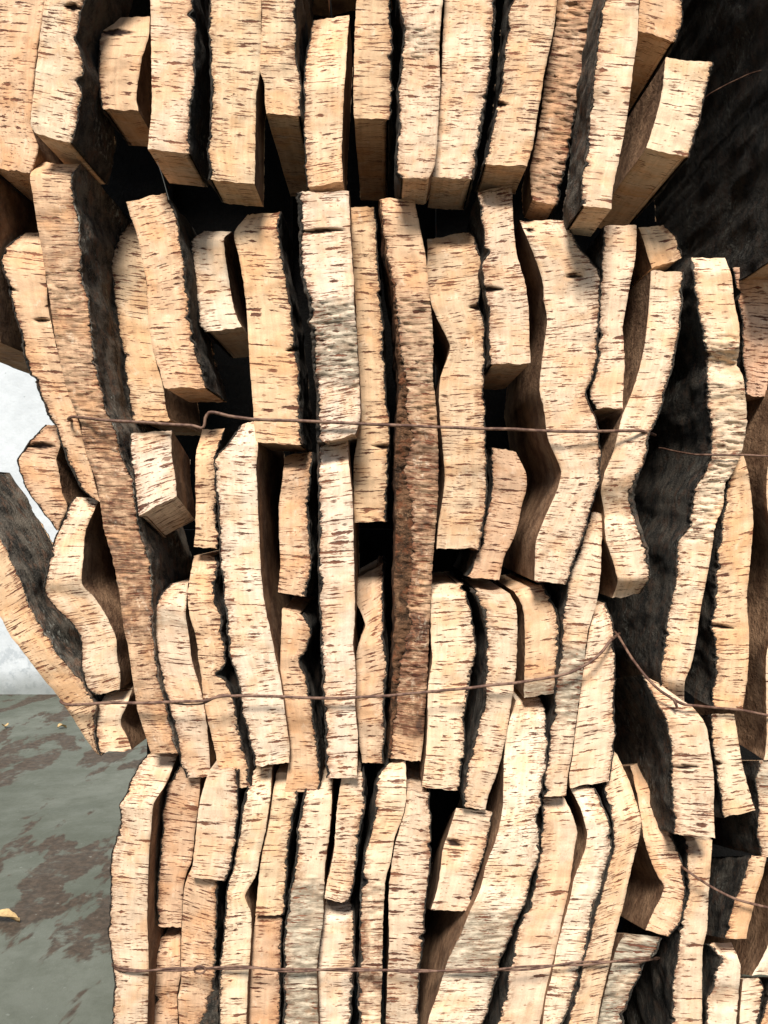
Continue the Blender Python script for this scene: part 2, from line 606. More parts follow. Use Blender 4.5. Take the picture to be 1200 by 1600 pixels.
    def slab(A, B, nc, is_core, left_wall, right_wall, matfront, matL, matR, matcap):
        me = Mesh()
        rows, uvs, att = [], [], []
        for i in range(n + 1):
            row, uv, at = [], [], []
            for j in range(nc + 1):
                f = j / nc
                if is_core:
                    f = (f + (0.5 - 0.5 * math.cos(math.pi * f)) * 1.0) / 2.0
                p = chip(A[i].lerp(B[i], f), i)
                te = min((p - A[i]).length, (p - B[i]).length)
                if not is_core:
                    te = (p - (A[i] if bark == 'L' else B[i])).length
                    if (bark == 'L') == (j == nc) and j in (0, nc):
                        te = 0
                d = dpt(p, i, te)
                if not is_core and 0 < j < nc:
                    d += -1.5 + 2.5 * noise.noise(Vector((p.x * 0.3, p.y * 0.25, sd + 50)))
                row.append(W(p.x, p.y, d))
                uv.append((f * wid, i / n * length))
                eb = (p - inner[i]).length
                at.append((ramp(weather, p.y, p.x, sd), ramp(stain, p.y, p.x, sd + 5), eb, crk(p) if cracks else 0.0))
            rows.append(row)
            uvs.append(uv)
            att.append(at)
        me.grid(rows, uvs, matfront, att)
        if not is_core and False:
            pass
        for side, on, mt in ((0, left_wall, matL), (-1, right_wall, matR)):
            if not on:
                continue
            outer = (bark == 'L') == (side == 0) and not is_core
            g, gu, ga = [], [], []
            sm_ = smoothed(rows, side)
            for i in range(n + 1):
                p = rows[i][side]
                g.append([wall_pt(p, k, outer, i, sm_[i]) if (outer or not is_core or (bark == 'L') != (side == 0)) else wall_pt(p, k, None, i, sm_[i]) for k in K])
                gu.append([(k * ln, i / n * length) for k in K])
                ga.append([(0, 0, 99, 0)] * len(K))
            me.grid(g, gu, mt, ga, flip=(side == 0))
        for ri in (0, -1):
            g = [[rows[ri][j] + dirv * (k * lnS) for j in range(nc + 1)] for k in K]
            i = 0 if ri == 0 else n
            # keep the cap edge on the displaced wall
            if left_wall:
                outer = bark == 'L' and not is_core
                for kk, k in enumerate(K):
                    if True:
                        g[kk][0] = wall_pt(rows[ri][0], k, None if (is_core and bark == 'L') else outer, i, smoothed(rows, 0)[ri])
            if right_wall:
                outer = bark == 'R' and not is_core
                for kk, k in enumerate(K):
                    if True:
                        g[kk][nc] = wall_pt(rows[ri][nc], k, None if (is_core and bark == 'R') else outer, i, smoothed(rows, -1)[ri])
            gu = [[(j / nc * wid, k * ln * 1.6 + 400) for j in range(nc + 1)] for k in K]
            me.grid(g, gu, matcap, None, flip=(ri == 0), smooth=True)
        back = [[r[0] + dirv * lnS, r[-1] + dirv * lnS] for r in rows]
        me.grid(back, [[(0, i * 3), (wid, i * 3)] for i in range(n + 1)], matcap, None, flip=True)
        return me

    nc = max(6, int(wid / 4.5))
    if bark == 'L':
        core = slab(inner, rowsR, nc, True, True, True, 0, 1, 1, 0)
        crust = slab(rowsL, inner, 3, False, True, False, 0, 0, 0, 0)
    else:
        core = slab(rowsL, inner, nc, True, True, True, 0, 1, 1, 0)
        crust = slab(inner, rowsR, 3, False, False, True, 0, 0, 0, 0)
    tc = TINT[tint]
    jv = random.uniform(0.93, 1.06)
    core.build('cork_body', [M_CORK, M_BELLY], root, base_p, (tc[0] * jv, tc[1] * jv * random.uniform(0.98, 1.02), tc[2] * jv, min(0.95, dens * random.uniform(0.72, 1.32))))
    crust.build('outer_bark', [M_BARK], root, base_p, (tuple(barkcol) if isinstance(barkcol, tuple) else (barkcol,) * 3) + (1,))
    return root


# ------------------------------------------------------------------ setting
def quad_sheet(name, pts, mat, kind):
    me = bpy.data.meshes.new(name)
    me.from_pydata(pts, [], [(0, 1, 2, 3)])
    me.materials.append(mat)
    o = bpy.data.objects.new(name, me)
    C.objects.link(o)
    if kind:
        o['kind'] = kind
    return o


quad_sheet('floor', [(-30, -30, 0), (30, -30, 0), (30, 30, 0), (-30, 30, 0)], M_FLOOR, 'structure')
WY = H * F / 285.0 - DCAM      # wall foot shows at photo row 1085


def box(name, x0, x1, y0, y1, z0, z1, mat):
    v = [(x, y, z) for x in (x0, x1) for y in (y0, y1) for z in (z0, z1)]
    f = [(0, 1, 3, 2), (4, 6, 7, 5), (0, 4, 5, 1), (2, 3, 7, 6), (0, 2, 6, 4), (1, 5, 7, 3)]
    me = bpy.data.meshes.new(name)
    me.from_pydata(v, [], f)
    me.materials.append(mat)
    o = bpy.data.objects.new(name, me)
    C.objects.link(o)
    return o


wl = box('plaster_wall', -6, 6, WY, WY + 0.25, 0.0, 3.2, M_WALL)
wl['kind'] = 'thing'
wl['label'] = 'white plastered wall behind the cork stack'
wl['category'] = 'wall'

# ------------------------------------------------------------------ planks
G1 = 'planks of the top bale'
G2 = 'planks of the middle bale'
G3 = 'planks of the right-hand bale'
G4 = 'planks of the bottom bale'
P = plank
#PLANKS
# --- top bale, left to right
P('wide pale plank cut off by the top left corner of the stack', [(-60,0),(-45,100),(-25,180),(-12,262)], [(70,0),(66,30),(56,100),(50,195),(60,232),(48,272)], 'L', 45, 'o', .45, group=G1, ln=170, bw=4)
P('thick plank with ragged black bark, second from the left in the top row', [(70,0),(62,60),(55,120),(48,190),(54,208)], [(134,0),(121,55),(132,100),(127,150),(124,190),(114,224)], 'R', 0, 'p', .5, group=G1, ln=160, bw=4, cracks=[(103,10,127,14,5)])
P('short rounded block in the top row with a dark crack near its top', [(166,28),(156,57),(153,110),(156,150),(160,170)], [(234,25),(232,58),(222,90),(217,120),(213,150),(216,174)], 'L', [(20,130),(60,70),(90,60)], 'o', .42, group=G1, ln=130, name='cork_block', cat='cork block', cracks=[(158,51,208,51,5)])
P('straight pale plank directly right of the short rounded block in top row', [(235,0),(236,60),(237,120),(237,170),(233,210),(231,234)], [(303,0),(307,50),(305,110),(303,150),(298,190),(298,241)], 'R', 0, 'p', .5, group=G1, ln=130, bw=4)
P('long wide plank with reddish left edge hanging lower than its left neighbours, top row', [(328,0),(326,60),(330,130),(328,200),(325,240),(328,281)], [(408,0),(408,60),(406,115),(400,150),(399,220),(398,288)], 'L', 0, 't', .55, group=G1, ln=95, bw=3.5)
P('plank in the top row with a notch on its left side and shaded underside', [(408,0),(407,60),(406,108),(413,130),(414,160),(416,178)], [(462,0),(463,60),(463,90),(469,115),(471,150),(470,181)], 'R', 2, 't', .45, group=G1, ln=330)
P('top row plank that leans back into black shade at its upper end', [(490,30),(484,55),(475,110),(474,150),(474,200),(477,260),(479,293)], [(546,24),(543,60),(540,110),(537,150),(535,200),(534,240),(536,284)], 'L', [(24,190),(55,110),(90,50),(140,22),(300,15)], 't', .5, group=G1, ln=170)
P('short plank in the top row with a deep dark underside, right of the backward-leaning one', [(557,0),(554,60),(553,120),(552,155),(553,184)], [(610,0),(613,60),(612,110),(614,150),(611,187)], 'R', 0, 'o', .5, group=G1, ln=330)
P('top row plank with grey lichen marks high on its left edge', [(623,0),(630,50),(627,90),(622,140),(622,200),(618,240),(619,278)], [(692,0),(688,40),(686,80),(688,130),(686,170),(683,220),(680,255),(671,279)], 'L', -20, 'p', .55, weather=[(35,80,.35)], rough=[(30,90,2)], group=G1, ln=105, bw=3.5)
P('broad plank with a smooth pale upper left half, in the middle of the top row', [(695,0),(692,60),(690,130),(686,180),(681,220),(675,277)], [(775,0),(772,60),(766,120),(760,150),(755,190),(748,230),(741,280)], 'R', 12, 'p', .42, group=G1, ln=130, bw=4)
P('finely streaked plank slanting down left, fourth from the right end of the top row', [(798,0),(791,60),(784,120),(778,160),(768,200),(762,235),(755,257)], [(870,0),(866,40),(858,80),(850,115),(845,150),(838,190),(832,230),(823,260)], 'L', 0, 't', .7, group=G1, ln=110, cracks=[(772,163,792,164,3.5)])
P('lumpy brown-scarred plank slanting down left in the top row', [(871,0),(867,50),(859,90),(851,130),(845,180),(838,220),(830,255),(828,275),(832,313)], [(930,0),(922,60),(915,110),(903,170),(892,220),(883,270),(872,320)], 'R', 55, 'o', .8, stain=[(-100,330,.45)], rough=[(-300,330,2.5)], group=G1, ln=80)
P('straight top row plank with dark bark on its left, next to the lumpy brown one', [(943,0),(935,50),(928,100),(924,150),(920,190),(914,240),(908,275),(907,322)], [(998,0),(996,60),(990,100),(983,160),(975,210),(965,260),(958,292),(955,326)], 'L', -55, 'p', .45, group=G1, ln=120, bw=4, barkcol=1.6)
P('plank end cut short at the top edge, right of the straight plank', [(1000,0),(998,25),(997,48)], [(1068,0),(1065,40),(1056,66)], 'R', 70, 'o', .4, group=G1, ln=330, bw=3)
P('loose square-ended block jutting out slanted at the right end of the top row', [(1040,90),(1036,130),(1030,165),(1020,200),(1010,231)], [(1116,97),(1108,130),(1099,165),(1090,200),(1077,246)], 'R', -40, 'p', .4, ln=330, group=G1, name='cork_block', cat='cork block', bw=2.5)
P('big plank showing only its black lichened bark side at the top right corner', [(1200,0),(1208,60),(1212,150),(1214,260),(1208,340),(1200,410)], [(1290,0),(1290,150),(1290,300),(1286,405)], 'L', 0, 'o', .5, ln=560, group=G1, barkcol=0.5)
# --- middle bale, upper row
P('plank at the left edge showing its shaded brown inner side', [(-95,225),(-90,400),(-82,535)], [(-14,222),(-9,400),(-4,470),(0,535)], 'L', 20, 'd', .4, ln=420, group=G2)
P('crooked plank on the left edge of the stack, running beside the white wall', [(34,366),(3,392),(4,420),(12,450),(20,480),(30,510),(35,540),(42,568),(55,600),(62,620),(75,650),(88,670),(98,700),(106,722),(116,742),(130,766),(145,778)], [(62,362),(70,410),(73,450),(75,480),(82,515),(93,560),(105,600),(118,640),(128,680),(140,720),(150,760),(157,785)], 'L', [(360,100),(392,45),(430,30),(800,20)], 'o', .42, group=G2, ln=330, bw=4, cracks=[(55,501,76,501,3),(0,451,24,453,4)])
P('longest plank in the stack, reddish scarred face with wide black bark side', [(60,254),(47,273),(52,310),(58,350),(65,390),(73,440),(78,470),(85,520),(95,570),(105,610),(117,640),(126,660),(130,690),(138,720),(150,750),(157,790),(163,830),(175,870),(187,930),(193,980),(200,1010),(207,1060),(215,1110),(225,1142),(236,1177)], [(128,256),(115,273),(115,300),(125,350),(128,400),(131,440),(140,465),(142,500),(147,540),(153,580),(162,620),(172,650),(185,680),(190,710),(207,745),(212,780),(220,830),(234,870),(238,900),(240,950),(240,990),(247,1040),(253,1070),(262,1110),(270,1140),(279,1178)], 'R', [(250,30),(275,-5),(600,-5),(1178,10)], 'o', .78, stain=[(300,660,.5),(660,1000,.85),(1000,1250,.3)], rough=[(420,920,2.4)], group=G2, bw=3.5, barkcol=2.6)
P('recessed plank with even rows of streaks, its foot just above the upper wire', [(212,338),(186,368),(173,405),(175,440),(183,500),(190,540),(197,590),(203,640),(208,658)], [(225,338),(224,400),(230,450),(232,500),(238,540),(245,570),(254,600),(260,640),(266,658)], 'L', [(335,260),(375,170),(420,140),(660,125)], 't', .5, group=G2)
P('tilted plank with a flaking white spot at its top right corner', [(197,314),(205,340),(215,370),(225,420),(230,450),(231,490),(236,530),(243,560),(250,580),(257,608)], [(262,300),(272,320),(280,355),(287,400),(292,440),(297,480),(303,520),(310,550),(318,580),(323,606)], 'R', 25, 'o', .5, group=G2, bw=4, ln=170)
P('short pale block with a shaded right side, wedged between two taller tilted planks', [(318,361),(301,374),(300,400),(303,440),(308,480),(312,505),(320,519)], [(362,361),(350,373),(352,400),(358,440),(365,480),(372,500),(378,512)], 'L', [(358,125),(375,85),(520,80)], 'w', .35, ln=240, group=G2, name='cork_block', cat='cork block', bw=2.5)
P('plank with a rounded dark top whose foot hangs just under the upper wire', [(388,334),(366,364),(373,400),(380,440),(385,480),(388,530),(391,580),(395,630),(397,660),(400,691)], [(440,331),(435,355),(443,400),(450,440),(457,490),(462,540),(467,570),(469,620),(470,660),(473,696)], 'R', [(325,70),(360,25),(700,20)], 'o', .5, group=G2, bw=4, cracks=[(448,548,472,544,3.5)], ln=170)
P('bright plank with a mossy grey weathered band across its middle', [(462,300),(465,340),(468,380),(470,430),(480,480),(485,530),(490,580),(495,620),(494,660),(495,692)], [(545,298),(547,350),(550,400),(553,440),(553,470),(557,520),(559,560),(562,610),(563,650),(556,679)], 'L', -30, 'w', .55, weather=[(465,600,.85)], rough=[(460,610,3)], group=G2, bw=7, ln=380, cracks=[(474,363,532,359,3.5)])
P('shaded orange plank set back just right of the mossy banded one', [(548,323),(550,400),(555,460),(558,520),(561,570),(563,640),(558,690),(553,720),(553,760),(554,817)], [(587,323),(590,400),(595,450),(598,510),(600,560),(605,620),(609,660),(609,695),(606,712),(606,750),(605,780),(604,815)], 'R', 55, 'o', .45, group=G2, cracks=[(584,697,612,699,3.5)])
P('long twisted plank turning from pale to dark weathered brown at the centre', [(592,310),(598,360),(605,410),(613,450),(617,500),(622,560),(624,600),(620,650),(618,700),(618,780),(618,850),(616,920),(616,1000),(613,1060),(610,1130),(606,1185)], [(647,310),(655,350),(665,400),(670,450),(675,500),(677,540),(676,590),(680,620),(683,660),(685,720),(684,780),(680,830),(676,880),(673,940),(670,1000),(668,1050),(664,1110),(662,1150),(657,1190)], 'L', [(300,30),(340,0),(700,0),(1190,25)], 'o', .6, stain=[(440,650,.45),(650,960,.85),(960,1150,1.3)], weather=[(480,900,.35),(1000,1100,.3)], rough=[(470,1130,3.4)], bw=[(300,3),(560,6),(620,20),(680,30),(750,24),(830,40),(900,36),(960,30),(1060,14),(1190,5)], barkcol=(2.6,1.55,1.0), group=G2)
P('plank with a bulging brown notch on its left side, ending above the lower bundle', [(668,372),(668,440),(676,480),(690,512),(703,540),(697,565),(688,590),(686,620),(688,660),(692,700),(695,740),(692,780),(685,820),(682,857)], [(735,362),(750,395),(751,440),(750,480),(757,510),(758,560),(756,600),(758,650),(758,700),(761,740),(760,790),(755,830),(749,859)], 'R', [(355,90),(395,35),(860,25)], 't', .68, group=G2, cracks=[(734,480,760,482,4)])
P('short plank with a shadowed underside, ending halfway down right of centre', [(745,300),(750,333),(757,370),(753,410),(758,460),(764,500),(763,540),(762,570)], [(800,288),(803,360),(808,400),(820,440),(826,480),(827,530),(829,568)], 'L', [(285,40),(330,0),(570,-5)], 'p', .6, group=G2, cracks=[(750,452,782,452,4)])
P('widest plank, wavy, with its curved brown inner side showing on the left', [(812,345),(835,400),(848,440),(850,470),(855,500),(850,540),(845,580),(843,610),(850,640),(855,680),(862,700),(872,722),(877,740),(869,770),(855,800),(843,830),(837,850),(835,908)], [(883,343),(905,385),(925,410),(937,425),(938,470),(935,520),(932,570),(925,595),(917,610),(920,630),(932,655),(938,690),(939,720),(936,760),(925,790),(915,830),(900,870),(885,914)], 'R', [(335,25),(370,0),(914,-15)], 'p', .6, group=G2, ln=380, bw=2.5, cracks=[(888,432,905,432,3.5),(816,342,834,343,6),(822,360,834,360,3)])
P('smooth pale plank in a black gap between the widest plank and the curved one', [(945,352),(940,400),(938,430),(937,480),(935,540),(930,580),(922,600),(920,620),(930,638)], [(995,353),(993,400),(985,440),(978,480),(973,510),(976,560),(974,600),(973,638)], 'L', 12, 'p', .42, group=G2, barkcol=1.5)
P('small wedge-shaped piece resting on the top of the curved plank', [(998,354),(1008,385),(1018,420)], [(1040,352),(1058,372),(1065,405)], 'R', 25, 'o', .3, group=G2, name='cork_block', cat='cork block')
P('curved plank bending left and narrowing to a twisted grey-edged lower end', [(1017,423),(1015,460),(1012,500),(1007,540),(998,580),(985,620),(972,650),(965,680),(957,710),(945,738),(939,768),(944,800),(946,840),(957,875),(965,908),(956,936)], [(1068,424),(1066,480),(1060,530),(1050,580),(1040,610),(1030,650),(1018,672),(1014,690),(1009,715),(1000,740),(992,765),(995,800),(1005,830),(1014,870),(1017,905),(1000,928)], 'R', [(420,0),(740,0),(800,22),(830,5),(900,5),(936,40)], 'p', .45, weather=[(765,815,.35)], group=G2, bw=[(420,3),(730,4),(780,14),(830,9),(900,4)], barkcol=1.6)
# --- middle bale, lower row
P('slanting plank at the lower left with a broad grey bark side facing the wall', [(-110,760),(-62,850),(-25,920),(0,963),(17,995),(27,1007),(50,1037),(67,1060),(83,1078),(95,1094),(117,1127),(133,1153),(147,1173),(156,1181)], [(-70,730),(-30,790),(0,840),(20,877),(37,917),(50,953),(68,983),(90,1020),(110,1043),(127,1063),(140,1083),(152,1100),(150,1125),(150,1150),(158,1184)], 'R', [(700,0),(1000,0),(1180,25)], 'o', .45, ln=185, group=G2, barkcol=3.0)
P('small curled plank end against the white wall on the left', [(72,662),(42,694),(28,717),(30,740),(37,757),(50,780),(67,800),(80,817),(87,829)], [(90,662),(94,695),(88,717),(93,743),(97,770),(105,790),(100,807),(91,829)], 'L', [(660,110),(690,55),(830,50)], 'o', .5, stain=[(640,700,.5)], ln=220, group=G2, cracks=[(44,697,84,697,5)])
P('bent plank with a brown hollow side, leaning left of the longest plank', [(118,776),(103,800),(90,833),(80,857),(72,893),(68,920),(77,937),(97,960),(117,980),(125,1000),(127,1033),(130,1060),(143,1083),(152,1087)], [(155,780),(143,807),(133,833),(130,873),(128,912),(147,933),(163,957),(177,985),(182,1000),(183,1027),(188,1050),(187,1077)], 'L', [(770,60),(810,15),(905,-5),(935,5),(1090,10)], 'p', .42, ln=330, group=G2)
P('pale plank with a grey corner at its upper left, just right of the longest plank', [(267,912),(250,931),(240,953),(238,970),(240,1000),(245,1027),(250,1050),(257,1077),(263,1100),(272,1133),(278,1167),(283,1193),(290,1216)], [(294,911),(290,960),(295,993),(300,1033),(308,1060),(317,1093),(323,1133),(327,1173),(329,1214)], 'L', [(905,60),(950,20)], 'p', .5, weather=[(955,985,.6)], group=G2, bw=3)
P('gently bent plank with a ragged dark nick on its right side, over the bottom bale', [(303,868),(297,900),(293,933),(297,965),(305,990),(310,1027),(315,1060),(318,1093),(325,1127),(333,1160),(340,1193),(347,1231)], [(342,868),(338,900),(335,927),(345,960),(350,993),(355,1030),(347,1052),(360,1076),(367,1100),(373,1133),(382,1167),(390,1200),(393,1230)], 'R', [(862,90),(900,35),(940,20)], 'o', .5, group=G2, bw=4)
P('small block with a reddish side under the bent plank at the lower left corner', [(165,1082),(153,1100),(148,1127),(150,1155),(157,1175)], [(207,1074),(199,1100),(188,1127),(199,1153),(206,1173)], 'L', [(1070,70),(1100,25),(1180,20)], 'p', .35, stain=[(1108,1122,.2)], ln=200, ez=-.05, group=G2, name='cork_block', cat='cork block')
P('bright square block with a wide brown underside just below the upper wire', [(203,677),(202,700),(207,733),(213,783),(215,807)], [(268,672),(268,710),(273,740),(275,760),(276,776)], 'L', -20, 'w', .7, ln=125, ez=-.30, group=G2, name='cork_block', cat='cork block', bw=2)
P('narrow shaded plank between the square block and the long pale plank', [(316,672),(306,710),(305,750),(306,783),(305,833),(303,856)], [(350,668),(337,710),(337,733),(338,783),(339,833),(340,857)], 'R', [(660,110),(720,60),(860,50)], 'o', .5, group=G2)
P('long pale plank crossing the lower wire, with a dark brown side on its right', [(376,664),(352,696),(336,718),(338,760),(340,800),(343,850),(347,900),(352,950),(355,993),(360,1027),(370,1060),(377,1100),(383,1133),(392,1167),(397,1198)], [(398,658),(403,697),(400,733),(402,767),(403,800),(405,833),(407,883),(410,917),(415,953),(423,988),(432,1033),(440,1073),(447,1127),(452,1160),(452,1192)], 'L', [(655,50),(710,5),(1190,0)], 'w', .6, group=G2, ln=360, bw=3)
P('short plank with heavy dark right edge, set back below the rounded-top plank', [(445,712),(440,760),(436,787),(436,833),(438,883),(434,926)], [(490,705),(485,760),(483,800),(486,850),(487,893),(478,933)], 'R', [(700,130),(735,55),(935,45)], 'o', .6, weather=[(828,860,.3)], group=G2, bw=4)
P('long straight very pale plank below the mossy banded plank, crossing the lower wire', [(495,692),(497,733),(497,787),(498,833),(497,883),(499,933),(500,983),(502,1050),(505,1100),(508,1150),(508,1190),(510,1217)], [(544,684),(545,723),(550,767),(552,817),(553,867),(554,917),(554,967),(552,1007),(555,1040),(556,1067),(555,1107),(559,1150),(558,1215)], 'L', [(680,40),(740,-10),(1220,-15)], 'w', .6, group=G2, bw=4)
P('dim plank emerging from a black hollow, its neck pinched, beside the long straight pale plank', [(556,905),(557,940),(565,960),(571,977),(565,993),(557,1023),(557,1067),(556,1100),(560,1133),(562,1167),(566,1192)], [(600,880),(600,917),(600,967),(602,1000),(605,1027),(603,1067),(602,1117),(602,1160),(599,1193)], 'R', [(880,200),(930,110),(975,60),(1010,30),(1200,25)], 't', .5, group=G2, bw=3.5)
P('orange plank with a stepped dark notch on its right, under the lower wire', [(441,950),(439,1000),(438,1043),(440,1087),(447,1127),(453,1160),(450,1200),(445,1237)], [(474,960),(487,983),(482,1013),(469,1028),(477,1053),(487,1087),(492,1133),(498,1173),(500,1200),(500,1239)], 'R', [(945,60),(975,25),(1240,20)], 'o', .4, group=G2, bw=3.5)
P('slightly bowed plank below the plank with the bulging notch', [(673,915),(673,983),(675,1033),(669,1073),(668,1133),(665,1183),(660,1220),(660,1231)], [(724,910),(737,960),(742,987),(743,1023),(737,1060),(730,1100),(725,1133),(728,1167),(722,1200),(715,1235)], 'R', [(900,90),(935,20),(1240,5)], 'p', .55, group=G2)
P('bow-shaped plank with a square top and black left edge, crossing the lower wire', [(738,926),(748,943),(757,967),(759,1017),(757,1067),(750,1113),(740,1153),(733,1183),(728,1207),(722,1237),(723,1262)], [(797,927),(807,950),(808,1000),(806,1050),(800,1090),(795,1125),(788,1163),(777,1207),(764,1240),(758,1266)], 'L', -5, 'p', .55, group=G2, bw=5)
P('leaning plank with three red streaks, above the square-topped bowed plank', [(768,698),(767,743),(768,765),(764,785),(757,813),(752,847),(743,867),(731,902)], [(806,706),(822,740),(822,767),(815,790),(810,817),(802,843),(788,870),(780,907)], 'L', 45, 'r', .45, group=G2)
P('short orange plank with greyish corners, beneath the widest plank', [(803,922),(817,950),(820,983),(820,1033),(819,1067),(819,1090)], [(848,912),(863,937),(873,963),(875,1000),(872,1033),(869,1084)], 'R', [(905,60),(935,20),(1090,15)], 'o', .4, weather=[(1062,1100,.8)], group=G2, bw=4)
P('long plank with a grey peeling band where the lower wire rises across it', [(922,800),(910,840),(900,870),(888,905),(883,940),(878,983),(875,1020),(871,1055),(867,1083),(865,1117),(860,1140),(857,1177),(852,1217),(848,1245)], [(943,802),(940,853),(938,900),(933,937),(926,962),(918,987),(915,1017),(910,1057),(903,1107),(897,1150),(894,1177),(888,1207),(884,1243)], 'L', [(780,40),(900,5),(1250,0)], 'p', .65, weather=[(1005,1125,.85)], rough=[(1000,1130,2.5)], group=G2)
P('wide plank with fine lengthwise rings, where the lower wire ends', [(930,948),(922,980),(917,1010),(910,1060),(903,1113),(897,1160),(894,1187),(889,1213),(891,1232)], [(946,940),(958,977),(960,1010),(962,1050),(960,1100),(962,1133),(958,1183),(953,1220)], 'R', [(935,80),(975,15),(1230,8)], 'p', .55, group=G2)
# --- right-hand bale
P('tall plank with a huge black bark side and knobbly grey middle', [(1078,402),(1082,430),(1090,490),(1097,520),(1102,555),(1103,600),(1105,640),(1110,670),(1109,713),(1099,740),(1086,758),(1079,790),(1073,825),(1057,848),(1055,900),(1047,940),(1038,985),(1035,1020),(1031,1060),(1032,1100)], [(1132,402),(1143,430),(1147,470),(1155,510),(1155,545),(1151,570),(1160,585),(1165,620),(1167,660),(1160,700),(1150,730),(1133,757),(1130,790),(1118,820),(1112,860),(1105,900),(1095,950),(1088,1000),(1080,1040),(1070,1064),(1069,1102)], 'L', [(398,40),(425,0),(540,0),(570,18),(600,-10),(1060,0),(1100,30)], 'p', .55, weather=[(545,780,.38)], rough=[(520,845,3.5)], group=G3, ln=520, bw=3.5, barkcol=1.1)
P('brown-tinged plank at the right edge behind the tall knobbly plank', [(1144,417),(1155,480),(1160,540),(1165,600),(1167,617)], [(1222,412),(1220,520),(1200,600),(1196,621)], 'L', 60, 'r', .6, group=G3)
P('tapering orange plank squeezed right of the tall knobbly plank', [(1136,720),(1133,777),(1128,813),(1122,857),(1117,900),(1115,953),(1110,980),(1115,997),(1117,1040),(1115,1073),(1109,1104)], [(1162,712),(1170,743),(1177,813),(1172,880),(1167,933),(1170,983),(1170,1020),(1168,1057),(1160,1108)], 'L', 15, 'o', .42, group=G3, bw=4, cracks=[(1106,976,1142,981,3)])
P('plank at the right edge whose rusty brown inner side faces the stack', [(1226,600),(1205,700),(1198,745),(1200,800),(1222,880),(1215,960),(1198,1020),(1197,1080),(1198,1150),(1194,1188)], [(1290,600),(1290,800),(1290,960),(1290,1100),(1280,1190)], 'R', 0, 'p', .5, ln=300, group=G3)
P('grey-patched plank at the right edge below the brown-sided one', [(1184,1188),(1179,1217),(1184,1250),(1183,1300),(1188,1338)], [(1275,1188),(1270,1250),(1268,1340)], 'L', 0, 'p', .5, weather=[(1180,1240,.8)], ln=300, group=G3, ez=-0.3)
P('thick slanted-top plank with a dotted face and dark bark side, lower right', [(1003,1053),(1017,1077),(1027,1103),(1038,1123),(1045,1153),(1050,1190),(1050,1233),(1053,1270),(1052,1303)], [(1030,1068),(1060,1090),(1082,1105),(1097,1123),(1105,1140),(1110,1173),(1115,1207),(1116,1240),(1115,1267),(1117,1311)], 'L', [(1050,15),(1130,-20),(1320,-25)], 'p', .5, group=G3, ln=330, barkcol=1.7, cracks=[(1050,1199,1092,1198,2.5)], ez=-0.24)
P('narrow plank with a notched left edge, right of the slanted-top plank', [(1110,1115),(1112,1153),(1115,1183),(1120,1217),(1125,1243),(1130,1278)], [(1147,1115),(1153,1153),(1158,1183),(1163,1207),(1170,1233),(1180,1267)], 'L', 0, 'p', .35, group=G3, cracks=[(1114,1195,1127,1192,4)], ez=-0.27)
P('plank in deep shade at the right edge with its foot above the lowest wire', [(1173,1336),(1167,1346),(1160,1370),(1150,1400),(1143,1420),(1137,1447),(1131,1467)], [(1198,1338),(1192,1367),(1182,1397),(1175,1427),(1170,1447),(1166,1467)], 'L', 0, 'o', .35, group=G3, ln=300, ez=-0.43)
P('bright plank corner poking in at the right edge near the bottom', [(1224,1345),(1220,1400),(1214,1440),(1200,1477),(1186,1505),(1175,1524)], [(1285,1345),(1275,1480),(1272,1527)], 'R', 0, 'w', .3, ln=260, group=G3, ez=-0.48)
# --- bottom bale
P('leftmost plank of the bottom bale, standing beside the bare floor', [(229,1178),(215,1197),(200,1230),(188,1257),(187,1290),(177,1323),(172,1360),(173,1400),(169,1453),(175,1500),(178,1533),(177,1567),(176,1600)], [(276,1183),(260,1223),(240,1256),(237,1287),(233,1333),(231,1383),(230,1433),(232,1493),(232,1533),(230,1600)], 'L', [(1175,60),(1215,25),(1260,-5),(1700,0)], 'p', .5, group=G4, ln=330)
P('reddish plank in shade, second from the left in the bottom bale', [(288,1190),(265,1220),(255,1267),(252,1317),(247,1357),(245,1400),(246,1448)], [(314,1190),(313,1217),(310,1260),(305,1293),(300,1343),(293,1360),(287,1383),(285,1417),(283,1450)], 'L', 40, 'r', .68, stain=[(1180,1300,.15)], group=G4)
P('dim brownish stub below the reddish shaded plank of the bottom bale', [(248,1463),(242,1493),(237,1533),(234,1570),(232,1600)], [(282,1460),(282,1507),(283,1520),(277,1553),(278,1600)], 'L', [(1455,70),(1500,45)], 'r', .4, group=G4)
P('short pale plank with a step in its right edge, third from left in bottom bale', [(326,1205),(318,1230),(312,1255),(308,1283),(305,1317),(302,1343),(299,1372)], [(371,1205),(372,1232),(372,1267),(368,1307),(363,1347),(353,1377)], 'R', 0, 'p', .4, group=G4)
P('plank with a dark triangular bark patch at its foot, bottom left', [(299,1355),(288,1387),(285,1433),(283,1483),(283,1510),(283,1533),(278,1560),(280,1600)], [(341,1370),(340,1433),(338,1483),(336,1517),(340,1550),(342,1600)], 'R', 22, 'o', .5, stain=[(1560,1800,.35)], group=G4, bw=[(1350,3),(1520,3),(1560,20),(1600,34)], barkcol=1.5)
P('plank narrowing at a notch on its right side, left part of the bottom bale', [(392,1205),(387,1230),(377,1277),(372,1310),(365,1343),(357,1380),(350,1433),(347,1483),(343,1517),(342,1560),(343,1600)], [(425,1200),(422,1250),(415,1295),(406,1335),(401,1365),(386,1393),(383,1403),(392,1427),(393,1450),(390,1500),(387,1533),(385,1600)], 'L', [(1200,40),(1250,5),(1700,0)], 'p', .45, group=G4)
